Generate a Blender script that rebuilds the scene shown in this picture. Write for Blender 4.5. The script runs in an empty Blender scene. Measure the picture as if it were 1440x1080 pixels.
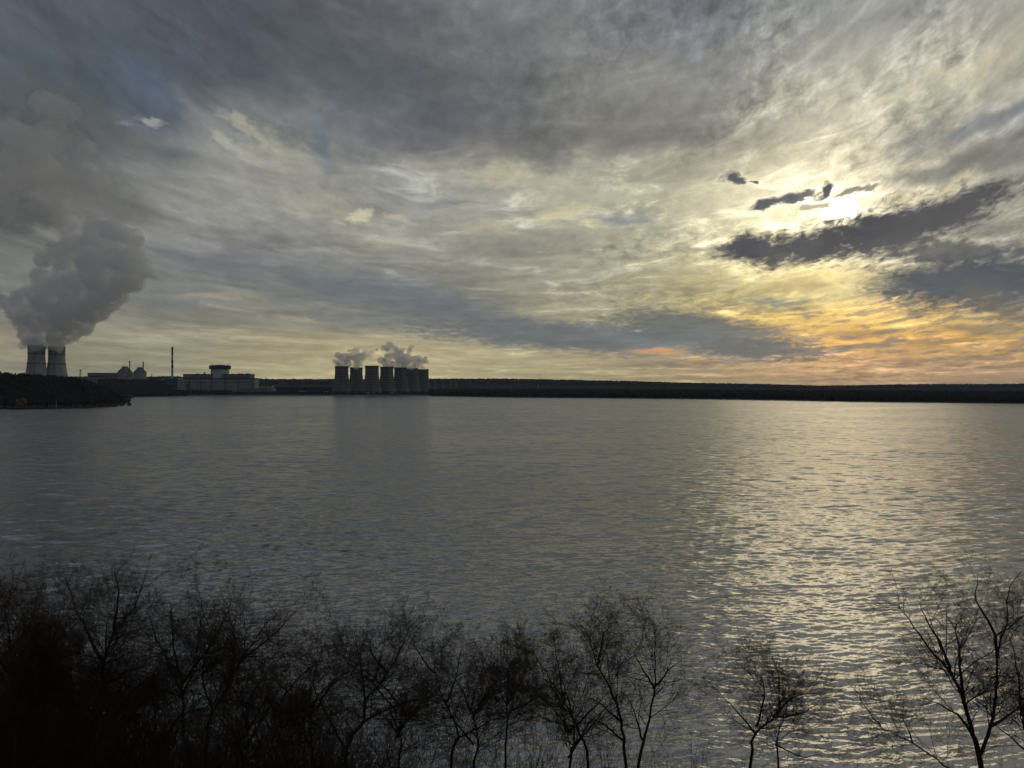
import bpy, bmesh, math, random
import numpy as np
from mathutils import Vector, Matrix, noise as mnoise

# ------------------------------------------------------------------ camera, sky, sun
scene = bpy.context.scene
CAM_H = 38.0
cam_data = bpy.data.cameras.new('camera')
cam = bpy.data.objects.new('camera', cam_data)
scene.collection.objects.link(cam)
cam.location = (0, 0, CAM_H)
cam.rotation_euler = (math.radians(90.05), 0, 0)
cam_data.sensor_width = 36
cam_data.lens = 25.7
cam_data.clip_start = 0.5
cam_data.clip_end = 60000
scene.camera = cam
scene.view_settings.view_transform = 'Standard'
scene.view_settings.look = 'None'
scene.view_settings.exposure = 0.2
scene.view_settings.gamma = 1
SUN_AZ, SUN_EL = 24.3, 12.2          # degrees right of +Y, above the horizon
sun_data = bpy.data.lights.new('sun', 'SUN')
sun_data.energy = 0.07
sun_data.angle = math.radians(16)
sun_data.color = (1.0, 0.83, 0.56)
sun = bpy.data.objects.new('sun', sun_data)
scene.collection.objects.link(sun)
sa, se = math.radians(SUN_AZ), math.radians(SUN_EL)
SUN_DIR = Vector((math.sin(sa) * math.cos(se), math.cos(sa) * math.cos(se), math.sin(se)))
sun.rotation_euler = SUN_DIR.to_track_quat('Z', 'Y').to_euler()
scene.cycles.volume_bounces = 12
scene.cycles.max_bounces = 12
scene.cycles.use_denoising = True
scene.cycles.denoising_prefilter = 'ACCURATE'
scene.cycles.volume_step_rate = 1.0

def lin(h):
    v = [c / 255 for c in h]
    return tuple(c / 12.92 if c <= .04045 else ((c + .055) / 1.055) ** 2.4 for c in v) + (1,)

class Net:
    """small helper for building node trees"""
    def __init__(self, tree):
        self.t = tree
    def n(self, kind, ins=None, **props):
        nd = self.t.nodes.new(kind)
        for k, v in props.items():
            setattr(nd, k, v)
        for k, v in (ins or {}).items():
            if isinstance(v, bpy.types.NodeSocket):
                self.t.links.new(v, nd.inputs[k])
            else:
                nd.inputs[k].default_value = v
        return nd
    def m(self, op, *a, clamp=False):
        return self.n('ShaderNodeMath', dict(enumerate(a)), operation=op, use_clamp=clamp).outputs[0]
    def v(self, op, *a):
        ins = {}
        for i, x in enumerate(a):
            ins[3 if (op == 'SCALE' and i == 1) else i] = x
        nd = self.n('ShaderNodeVectorMath', ins, operation=op)
        return nd.outputs[1] if op in ('LENGTH', 'DOT_PRODUCT') else nd.outputs[0]
    def mix(self, f, a, b, mode='MIX'):
        return self.n('ShaderNodeMix', {0: f, 6: a, 7: b}, data_type='RGBA', blend_type=mode).outputs[2]
    def rng(self, x, a, b, c=0.0, d=1.0, kind='SMOOTHSTEP'):
        return self.n('ShaderNodeMapRange', {0: x, 1: a, 2: b, 3: c, 4: d}, interpolation_type=kind, clamp=True).outputs[0]
    def noise(self, vec, scale, detail=4, rough=.5, col=False, dist=0.0):
        nd = self.n('ShaderNodeTexNoise', {'Vector': vec, 'Scale': scale, 'Detail': detail, 'Roughness': rough, 'Distortion': dist})
        return nd.outputs[1 if col else 0]
    def combine(self, x, y, z=0.0):
        return self.n('ShaderNodeCombineXYZ', {0: x, 1: y, 2: z}).outputs[0]

# cloud cover, colour by elevation row (degrees) and azimuth column (degrees right of +Y)
SKY_AZ = [-36, -32, -28, -24, -20, -16, -12, -8, -4, 0, 4, 8, 12, 16, 20, 24, 28, 32, 36]
SKY_ROWS = [
    (0, [(126,123,109),(128,125,109),(133,130,111),(143,138,115),(157,151,121),(166,159,125),(171,164,127),(173,165,129),(173,166,130),(171,166,130),(168,163,128),(162,156,123),(150,142,112),(148,134,106),(150,131,102),(156,132,104),(153,129,103),(146,123,100),(139,119,98)]),
    (1, [(130,126,110),(131,128,110),(136,132,112),(145,139,115),(157,150,119),(165,157,123),(171,161,126),(173,163,127),(171,162,126),(167,160,126),(167,158,124),(163,152,119),(151,136,107),(153,133,103),(163,135,102),(173,140,103),(167,136,102),(157,131,101),(153,127,100)]),
    (2, [(141,134,112),(138,133,112),(141,136,114),(148,142,117),(157,149,119),(164,154,122),(169,158,124),(172,160,124),(168,157,123),(160,152,122),(160,149,120),(156,143,114),(143,129,103),(152,129,98),(170,137,97),(195,149,97),(187,146,95),(173,140,94),(172,139,96)]),
    (3.5, [(143,135,114),(139,133,114),(142,137,117),(148,143,120),(150,143,119),(155,147,120),(160,150,122),(160,149,120),(150,142,119),(135,133,118),(127,126,113),(120,119,108),(115,114,100),(139,126,92),(179,146,86),(227,168,86),(218,165,87),(194,154,90),(170,142,93)]),
    (5, [(123,121,111),(121,120,111),(123,122,113),(129,127,115),(128,126,115),(125,124,115),(122,122,114),(116,117,111),(126,124,113),(143,137,118),(148,141,119),(153,144,116),(157,145,104),(186,164,100),(222,186,101),(233,192,103),(228,187,105),(188,160,103),(135,125,98)]),
    (7, [(110,111,108),(111,112,107),(113,115,110),(117,119,115),(113,115,111),(110,113,111),(108,111,111),(109,112,111),(124,124,116),(146,141,124),(154,148,128),(162,156,130),(173,164,126),(191,177,127),(207,189,129),(204,185,129),(167,155,120),(130,125,109),(111,110,103)]),
    (9, [(100,102,100),(111,111,106),(114,115,111),(116,118,116),(118,119,117),(120,122,119),(124,126,121),(132,132,124),(139,137,127),(147,144,129),(154,150,134),(163,159,138),(177,171,140),(191,182,142),(202,190,145),(198,187,150),(172,166,140),(145,142,125),(128,126,116)]),
    (11, [(82,83,81),(98,98,95),(115,116,112),(126,126,123),(132,132,128),(136,136,129),(142,141,132),(150,148,137),(151,149,137),(148,147,134),(157,154,139),(168,164,144),(182,176,148),(199,190,156),(215,205,166),(215,207,175),(181,175,152),(147,143,129),(147,144,130)]),
    (13.5, [(88,89,88),(96,96,94),(105,106,104),(122,123,119),(147,147,139),(148,148,139),(146,145,136),(141,142,137),(146,146,138),(157,154,141),(166,162,146),(175,171,150),(184,179,153),(202,195,165),(217,209,175),(202,196,169),(156,152,137),(132,130,120),(145,142,132)]),
    (16, [(83,86,86),(87,89,90),(98,100,101),(113,115,113),(147,147,139),(149,148,140),(147,147,140),(147,147,140),(150,149,139),(156,152,137),(165,162,144),(171,167,148),(167,163,144),(175,169,147),(185,178,153),(174,169,149),(148,145,133),(128,127,122),(118,119,119)]),
    (19, [(81,86,90),(76,86,97),(81,89,99),(99,103,107),(121,124,122),(112,115,116),(95,99,103),(92,94,97),(102,102,101),(116,115,110),(117,116,110),(116,115,110),(118,116,111),(135,133,124),(152,149,136),(176,171,154),(174,171,154),(172,169,154),(169,166,152)]),
    (22, [(75,80,88),(78,83,90),(77,83,90),(75,81,90),(77,82,89),(79,83,88),(81,85,88),(87,90,91),(92,94,95),(97,99,99),(109,110,107),(121,121,116),(130,129,124),(126,126,121),(131,131,125),(162,160,149),(167,165,152),(171,167,153),(171,167,154)]),
    (25, [(74,80,87),(77,83,89),(77,82,89),(75,80,87),(74,78,86),(80,84,89),(86,89,93),(91,94,97),(97,100,102),(104,106,107),(111,113,112),(113,114,114),(105,107,111),(111,114,116),(122,125,124),(142,142,137),(147,147,142),(152,152,145),(158,156,148)]),
    (28.5, [(74,80,87),(77,83,89),(77,82,89),(74,80,87),(74,78,86),(82,85,91),(91,94,97),(95,98,102),(100,104,107),(106,110,112),(110,113,114),(108,111,112),(96,101,106),(99,103,108),(111,114,117),(137,138,135),(147,147,142),(152,152,145),(158,156,148)]),
]

# separate cloud banks: azimuth, elevation, half width, half height, tilt, colour, cover, softness, ragged edge
CLOUDS = [
    (-27.5, 20.4, 3.28, 1.22, -35, (78,90,106), 0.75, 1.0, 0),
    (-8.8, 21.6, 14.59, 2.88, -12, (81,86,92), 0.6, 0.8, 0),
    (7.2, 19.0, 9.32, 1.68, 3, (108,107,102), 0.55, 0.9, 0),
    (2.8, 25.0, 3.10, 2.00, 35, (118,119,116), 0.4, 1.0, 0),
    (-22.7, 18.6, 4.49, 1.20, -21, (132,135,132), 0.6, 0.8, 0),
    (-20.5, 18.6, 2.91, 0.43, -27, (178,175,158), 0.44, 0.9, 1),
    (-18.0, 17.5, 3.01, 1.65, -19, (172,168,146), 0.44, 0.9, 1),
    (-21.3, 17.2, 1.93, 0.29, -31, (165,163,148), 0.62, 0.8, 1),
    (-26.8, 18.2, 1.15, 0.31, 5, (152,154,151), 0.7, 0.8, 1),
    (-28.5, 17.4, 0.86, 0.22, 8, (120,124,126), 0.6, 0.8, 1),
    (-25.3, 16.0, 3.65, 0.93, 3, (84,90,92), 0.75, 0.9, 0),
    (-14.5, 17.9, 1.46, 1.96, 9, (90,102,112), 0.6, 0.9, 0),
    (-32.7, 17.7, 3.16, 2.13, 0, (74,79,79), 0.8, 0.9, 0),
    (-31.3, 15.6, 3.78, 1.93, -40, (72,76,76), 0.8, 0.9, 0),
    (-34.6, 13.5, 2.26, 2.60, 0, (72,75,76), 0.7, 0.9, 0),
    (-34.1, 11.0, 3.45, 1.33, 5, (68,70,71), 0.8, 0.7, 1),
    (-29.0, 12.5, 4.71, 1.39, -15, (90,91,88), 0.6, 0.9, 0),
    (-32.7, 14.1, 1.98, 0.79, 11, (108,105,100), 0.5, 1.0, 0),
    (-15.2, 13.2, 3.22, 1.22, 5, (166,161,142), 0.48, 0.9, 1),
    (-12.1, 12.8, 1.81, 0.68, 14, (198,190,162), 0.75, 0.6, 1),
    (-9.1, 12.7, 0.98, 0.26, 0, (175,170,150), 0.7, 0.7, 1),
    (-9.9, 10.7, 2.16, 0.37, 2, (168,162,140), 0.62, 0.8, 1),
    (-0.8, 16.0, 2.50, 0.93, 7, (190,182,150), 0.53, 0.9, 1),
    (3.9, 13.2, 3.33, 0.79, 6, (205,196,156), 0.62, 0.8, 1),
    (6.4, 12.5, 1.21, 0.32, 5, (215,205,165), 0.7, 0.6, 1),
    (-1.7, 11.9, 3.34, 0.53, -6, (175,168,142), 0.53, 0.8, 1),
    (8.8, 12.6, 3.81, 0.63, -4, (118,124,123), 0.8, 0.8, 0),
    (-4.4, 13.4, 2.22, 0.32, 0, (112,118,118), 0.6, 0.9, 0),
    (-22.7, 8.6, 6.18, 1.00, -11, (94,100,104), 0.6, 0.9, 0),
    (-5.6, 6.0, 12.69, 1.87, -13, (94,101,106), 0.75, 0.9, 0),
    (-15.8, 7.8, 7.24, 0.84, -14, (96,101,104), 0.6, 0.9, 0),
    (1.1, 10.4, 3.34, 0.75, -6, (122,120,112), 0.5, 0.9, 0),
    (-24.6, 5.9, 2.77, 0.25, 0, (104,112,112), 0.7, 0.8, 1),
    (-22.2, 6.4, 2.87, 0.25, -2, (158,150,125), 0.53, 0.8, 1),
    (-16.3, 4.8, 2.31, 0.27, -3, (158,150,122), 0.6, 0.8, 1),
    (-20.8, 3.9, 1.27, 0.16, -4, (165,155,122), 0.7, 0.8, 1),
    (4.4, 3.7, 13.85, 1.33, -4, (94,100,103), 0.9, 0.6, 1),
    (14.7, 3.9, 6.78, 1.39, -10, (90,97,99), 0.9, 0.85, 1),
    (19.3, 2.6, 5.96, 0.84, -3, (96,99,98), 0.85, 0.6, 1),
    (24.1, 3.6, 4.18, 0.46, 2, (135,120,95), 0.6, 0.8, 1),
    (11.3, 2.6, 2.57, 0.33, -1, (205,152,104), 0.85, 0.7, 1),
    (22.7, 7.3, 5.69, 1.72, 0, (232,210,140), 0.53, 0.9, 1),
    (19.8, 10.2, 3.46, 1.02, 10, (240,225,160), 0.35, 0.9, 1),
    (19.8, 6.2, 2.96, 0.31, 2, (108,118,116), 0.7, 0.8, 1),
    (19.8, 5.7, 4.44, 0.26, 2, (125,115,90), 0.6, 0.8, 1),
    (20.8, 7.1, 3.41, 0.36, -4, (175,155,110), 0.53, 0.8, 1),
    (31.1, 14.4, 5.32, 0.81, 5, (112,113,107), 0.8, 0.8, 0),
    (32.7, 16.7, 5.16, 0.73, 15, (108,113,117), 0.75, 0.8, 0),
    (27.3, 19.2, 7.49, 0.35, 11, (208,202,172), 0.6, 1.0, 0),
    (32.7, 20.1, 5.16, 1.07, 21, (200,192,162), 0.5, 1.0, 0),
    (29.0, 13.0, 4.27, 0.46, 9, (205,195,150), 0.6, 0.9, 0),
    (34.3, 12.6, 2.32, 0.95, 21, (135,132,118), 0.6, 0.8, 1),
    (32.9, 10.7, 3.55, 1.26, 11, (118,114,104), 0.7, 0.9, 1),
    (22.7, 10.0, 4.18, 1.29, 13, (64,65,69), 1.0, 0.85, 1),
    (27.8, 10.7, 4.81, 1.76, 11, (60,61,66), 1.0, 0.85, 1),
    (31.3, 11.6, 3.62, 0.91, 19, (72,72,74), 1.0, 0.85, 1),
    (18.4, 9.9, 2.81, 0.92, 4, (66,67,72), 1.0, 0.85, 1),
    (19.7, 9.1, 0.59, 0.82, 10, (78,77,76), 0.95, 0.7, 1),
    (31.3, 8.9, 4.27, 0.70, -3, (78,79,80), 0.93, 0.85, 1),
    (31.9, 6.7, 5.54, 1.77, -2, (68,74,81), 1.0, 0.85, 1),
    (33.5, 5.1, 2.81, 0.90, -28, (94,91,84), 0.75, 0.7, 1),
    (27.7, 6.3, 1.31, 0.58, 0, (82,84,84), 0.8, 0.7, 1),
    (16.8, 15.0, 0.87, 0.30, -6, (82,85,88), 1.0, 0.85, 1),
    (18.4, 14.8, 0.45, 0.20, 0, (82,85,88), 0.97, 0.6, 1),
    (19.7, 13.0, 1.68, 0.40, 8, (82,84,88), 1.0, 0.85, 1),
    (21.7, 13.2, 1.06, 0.34, 14, (86,88,90), 0.95, 0.6, 1),
    (23.1, 13.6, 0.57, 0.34, 41, (76,79,84), 1.0, 0.85, 1),
    (25.3, 13.5, 1.55, 0.29, 8, (90,92,92), 0.85, 0.6, 1),
    (22.5, 12.6, 1.43, 0.25, 0, (120,118,110), 0.7, 0.7, 1),
    (29.4, 3.0, 3.80, 0.29, 0, (130,112,92), 0.6, 0.8, 1),
    (25.5, 2.7, 3.18, 0.20, 0, (112,108,98), 0.7, 0.7, 1),
    (32.7, 3.8, 3.55, 0.33, -4, (120,112,95), 0.7, 0.8, 1),
    (30.7, 1.7, 5.36, 0.24, 2, (128,108,96), 0.6, 0.8, 1),
]


def build_world():
    w = bpy.data.worlds.new('World')
    scene.world = w
    w.use_nodes = True
    t = w.node_tree
    t.nodes.clear()
    N = Net(t)
    geo = N.n('ShaderNodeTexCoord').outputs['Generated']
    d = N.v('NORMALIZE', geo)
    s = N.n('ShaderNodeSeparateXYZ', {0: d})
    x, y, z = s.outputs
    az = N.m('MULTIPLY', N.m('ARCTAN2', x, y), 57.2958)
    el = N.m('MULTIPLY', N.m('ARCSINE', z), 57.2958)
    pos = N.combine(az, el)
    # streaked coordinates: long along the cloud streaks, tighter towards the horizon
    bend = N.m('SUBTRACT', 1.0, N.m('MULTIPLY', N.m('MULTIPLY', az, az), 0.00028))
    sel = N.m('MULTIPLY', el, bend)
    lel = N.m('LOGARITHM', N.m('MAXIMUM', N.m('ADD', sel, 4.0), 0.5), 2.71828)
    stv = N.combine(N.m('MULTIPLY', az, 0.028), N.m('MULTIPLY', lel, 2.8), 3.7)
    wsv = N.combine(N.m('MULTIPLY', az, 0.06), N.m('MULTIPLY', lel, 4.2), 5.3)
    puv = N.combine(N.m('MULTIPLY', az, 0.11), N.m('MULTIPLY', lel, 3.2), 9.1)
    # warps (degrees), smaller near the horizon
    near = N.rng(el, 0.0, 14.0, 0.25, 1.0, 'LINEAR')
    w1 = N.v('SUBTRACT', N.noise(puv, 1.1, 3, .5, True), (.5, .5, .5))
    w2 = N.v('SUBTRACT', N.noise(puv, 3.4, 7, .56, True), (.5, .5, .5))
    def warp(a1, a2):
        v = N.v('ADD', N.v('MULTIPLY', w1, (a1 * 1.8, a1, 0)), N.v('MULTIPLY', w2, (a2 * 1.8, a2, 0)))
        return N.v('ADD', pos, N.v('SCALE', v, near))
    posA = warp(5.0, 1.8)
    posB = warp(1.6, 2.1)
    sA = N.n('ShaderNodeSeparateXYZ', {0: posA})
    azA = N.rng(sA.outputs[0], -180, 180, 0, 1, 'LINEAR')
    elA = sA.outputs[1]
    def after(value, c):      # evaluate this branch after colour c (keeps the shader's stack small)
        return N.m('MULTIPLY_ADD', N.n('ShaderNodeSeparateXYZ', {0: c}).outputs[0], 1e-7, value)
    col = None
    prev = None
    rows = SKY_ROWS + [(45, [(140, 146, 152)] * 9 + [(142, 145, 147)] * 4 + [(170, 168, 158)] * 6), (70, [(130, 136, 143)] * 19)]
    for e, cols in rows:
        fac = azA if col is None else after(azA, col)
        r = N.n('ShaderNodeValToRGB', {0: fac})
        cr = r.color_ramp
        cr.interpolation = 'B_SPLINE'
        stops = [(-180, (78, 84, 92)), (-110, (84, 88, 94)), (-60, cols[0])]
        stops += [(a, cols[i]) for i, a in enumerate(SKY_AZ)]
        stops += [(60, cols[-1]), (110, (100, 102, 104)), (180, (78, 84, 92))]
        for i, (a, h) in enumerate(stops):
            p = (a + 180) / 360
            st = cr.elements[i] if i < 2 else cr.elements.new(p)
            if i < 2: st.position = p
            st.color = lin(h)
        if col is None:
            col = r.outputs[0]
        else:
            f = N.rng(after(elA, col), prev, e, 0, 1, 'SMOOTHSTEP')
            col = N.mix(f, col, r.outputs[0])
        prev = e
    sky = N.n('ShaderNodeTexSky', sky_type='NISHITA', sun_disc=False, sun_elevation=se, sun_rotation=sa)
    # texture of the cloud deck
    n1 = N.noise(stv, 2.6, 7, .54, dist=.9)
    n2 = N.noise(puv, 7.0, 7, .68, dist=.3)
    n3 = N.noise(wsv, 3.0, 8, .64, dist=.7)
    patch = N.rng(N.noise(puv, .9, 2, .5), .42, .62)
    sdot = N.v('DOT_PRODUCT', d, tuple(SUN_DIR))
    sang = N.m('MULTIPLY', N.m('ARCCOSINE', N.m('MINIMUM', sdot, 0.99999)), 57.2958)
    nearsun = N.rng(sang, 32.0, 6.0)
    k1 = N.rng(n1, .3, .72, 0.78, 1.26, 'LINEAR')
    col = N.v('SCALE', col, k1)
    amp = N.m('MULTIPLY', N.m('ADD', .12, N.m('MULTIPLY', nearsun, .88)), N.m('ADD', .15, N.m('MULTIPLY', patch, .85)))
    k2 = N.m('ADD', 1.0, N.m('MULTIPLY', N.rng(n2, .32, .68, -.42, .42, 'LINEAR'), amp))
    col = N.v('SCALE', col, k2)
    fil = N.m('MULTIPLY', N.m('MULTIPLY', N.rng(n3, .50, .74), N.rng(el, 22.0, 12.0, .35, 1.0)), N.m('ADD', .25, N.m('MULTIPLY', N.rng(sang, 50.0, 10.0), .9)))
    col = N.v('SCALE', col, N.m('ADD', .95, N.m('MULTIPLY', fil, .72)))
    # low right: small lit puffs in rows
    # broken grey rows of cloud low under the sun
    low = N.m('MULTIPLY', N.m('MULTIPLY', N.rng(el, .6, 1.8), N.rng(el, 9.0, 5.0)), N.rng(az, 2.0, 14.0))
    pf = N.noise(N.combine(N.m('MULTIPLY', az, .13), N.m('MULTIPLY', lel, 6.0), 1.3), 3.0, 8, .68, dist=.4)
    col = N.mix(N.m('MULTIPLY', N.rng(pf, .49, .60), N.m('MULTIPLY', low, .75)), col, lin((116, 109, 100)))
    # glow of the veiled sun
    g1 = N.m('MULTIPLY', N.m('EXPONENT', N.m('MULTIPLY', N.m('POWER', N.m('DIVIDE', sang, 4.2), 1.5), -1.0)), 0.72)
    g2 = N.m('MULTIPLY', N.m('EXPONENT', N.m('MULTIPLY', N.m('POWER', N.m('DIVIDE', sang, 0.75), 2.0), -1.0)), 1.9)
    glow = N.v('ADD', N.v('SCALE', (1.0, .87, .56), g1), N.v('SCALE', (1.0, .95, .80), g2))
    glow = N.v('SCALE', glow, N.rng(n2, .3, .7, .75, 1.2, 'LINEAR'))
    col = N.v('ADD', col, glow)
    edge = N.m('MULTIPLY', N.m('SUBTRACT', N.noise(puv, 11.0, 6, .68, dist=.5), .5), 1.5)
    for (a, e, rx, ry, rot, h, op, so, rg) in CLOUDS:
        pv = N.v('MULTIPLY_ADD', col, (1e-6, 1e-6, 0), posB if rg else posA)
        mp = N.n('ShaderNodeMapping', {0: pv, 1: (a, e, 0), 2: (0, 0, math.radians(rot)), 3: (rx * 1.15, ry * 1.2, 1)}, vector_type='TEXTURE').outputs[0]
        ln = N.v('LENGTH', mp)
        if rg: ln = N.m('ADD', ln, edge)
        if rg and a > 12 and 2 < e < 17 and h[0] < 100:      # thin lit margin of the clouds before the sun
            col = N.v('SCALE', col, N.rng(ln, 1.7, 1.0, 1.0, 1.22))
        hi = 1.32 if so > .7 and rg and h[0] < 100 else 1.0
        f = N.rng(ln, hi, hi - so, 0.0, op)
        col = N.mix(f, col, lin(h))
    col = N.v('SCALE', col, N.rng(N.m('ADD', N.m('MULTIPLY', n2, .5), N.m('MULTIPLY', n3, .5)), .36, .64, .88, 1.20, 'LINEAR'))
    # sky showing thinly through the deck
    nish = N.v('SCALE', sky.outputs[0], 0.05)
    col = N.v('SCALE', col, 1.04)
    col = N.mix(0.012, col, nish)
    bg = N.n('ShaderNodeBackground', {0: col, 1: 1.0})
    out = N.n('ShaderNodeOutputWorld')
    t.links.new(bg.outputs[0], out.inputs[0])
    w.cycles.sampling_method = 'NONE'
build_world()

# ------------------------------------------------------------------ helpers
rng = np.random.default_rng(11)
random.seed(5)
FOC, CX, HY = 1028.0, 720.0, 541.0      # photograph: focal length, centre column, horizon row

def at(px, py, depth):
    """world point at that depth (metres along +Y) seen at photo pixel px, py"""
    return Vector(((px - CX) / FOC * depth, depth, CAM_H - (py - HY) / FOC * depth))

def new_mat(name, color, rough=.9, metal=0.0, var=.25, scale=.5, spec=.05):
    m = bpy.data.materials.new(name)
    m.use_nodes = True
    t = m.node_tree
    N = Net(t)
    b = t.nodes['Principled BSDF']
    co = N.n('ShaderNodeTexCoord').outputs['Object']
    f = N.rng(N.noise(co, scale, 5, .6), .3, .7, 1 - var, 1 + var, 'LINEAR')
    c = N.v('SCALE', tuple(color), f)
    t.links.new(c, b.inputs['Base Color'])
    b.inputs['Roughness'].default_value = rough
    b.inputs['Metallic'].default_value = metal
    b.inputs['Specular IOR Level'].default_value = spec
    return m

def link_mesh(name, verts, faces, mat, parent=None, smooth=False):
    me = bpy.data.meshes.new(name)
    if isinstance(verts, np.ndarray):
        faces = np.asarray(faces)
        k = faces.shape[1]
        me.vertices.add(len(verts)); me.vertices.foreach_set('co', verts.astype(np.float32).ravel())
        me.loops.add(faces.size); me.loops.foreach_set('vertex_index', faces.astype(np.int32).ravel())
        me.polygons.add(len(faces)); me.polygons.foreach_set('loop_start', np.arange(0, faces.size, k, dtype=np.int32))
        me.update(calc_edges=True)
    else:
        me.from_pydata([tuple(v) for v in verts], [], faces)
        me.update()
    if smooth:
        me.polygons.foreach_set('use_smooth', [True] * len(me.polygons))
    if mat: me.materials.append(mat)
    o = bpy.data.objects.new(name, me)
    scene.collection.objects.link(o)
    if parent: o.parent = parent
    return o

def tag(o, label=None, cat=None, group=None, kind=None):
    if label: o['label'] = label
    if cat: o['category'] = cat
    if group: o['group'] = group
    if kind: o['kind'] = kind
    return o

def empty(name, loc, label=None, cat=None, group=None, rotz=0):
    o = bpy.data.objects.new(name, None)
    scene.collection.objects.link(o)
    o.location = loc
    o.rotation_euler = (0, 0, rotz)
    o.empty_display_size = 5
    return tag(o, label, cat, group)

class MB:
    """collects shapes into one mesh"""
    def __init__(self):
        self.v, self.f = [], []
    def add(self, vs, fs):
        k = len(self.v)
        self.v += [tuple(x) for x in vs]
        self.f += [tuple(i + k for i in f) for f in fs]
    def box(self, x0, x1, y0, y1, z0, z1):
        self.add([(x0, y0, z0), (x1, y0, z0), (x1, y1, z0), (x0, y1, z0), (x0, y0, z1), (x1, y0, z1), (x1, y1, z1), (x0, y1, z1)],
                 [(3, 2, 1, 0), (4, 5, 6, 7), (0, 1, 5, 4), (1, 2, 6, 5), (2, 3, 7, 6), (3, 0, 4, 7)])
    def lathe(self, prof, n=48, cx=0, cy=0, closed=False, a0=0, a1=2 * math.pi):
        full = abs(a1 - a0 - 2 * math.pi) < 1e-6
        m = n if full else n + 1
        vs = []
        for r, z in prof:
            for i in range(m):
                a = a0 + (a1 - a0) * i / n
                vs.append((cx + r * math.cos(a), cy + r * math.sin(a), z))
        fs = []
        for j in range(len(prof) - 1):
            for i in range(n):
                i2 = (i + 1) % m
                fs.append((j * m + i, j * m + i2, (j + 1) * m + i2, (j + 1) * m + i))
        if closed and full:
            fs.append(tuple(range(m))[::-1])
            fs.append(tuple((len(prof) - 1) * m + i for i in range(m)))
        self.add(vs, fs)
    def bar(self, a, b, r, n=4, r2=None):
        a, b = Vector(a), Vector(b)
        d = (b - a)
        if d.length < 1e-6: return
        q = d.to_track_quat('Z', 'Y')
        r2 = r if r2 is None else r2
        vs = []
        for p, rr in ((a, r), (b, r2)):
            for i in range(n):
                t = 2 * math.pi * (i + .5) / n
                vs.append(p + q @ Vector((rr * math.cos(t), rr * math.sin(t), 0)))
        fs = [(i, (i + 1) % n, n + (i + 1) % n, n + i) for i in range(n)]
        fs += [tuple(range(n))[::-1], tuple(range(n, 2 * n))]
        self.add(vs, fs)
    def build(self, name, mat, parent=None, smooth=False):
        return link_mesh(name, self.v, self.f, mat, parent, smooth)

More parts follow.
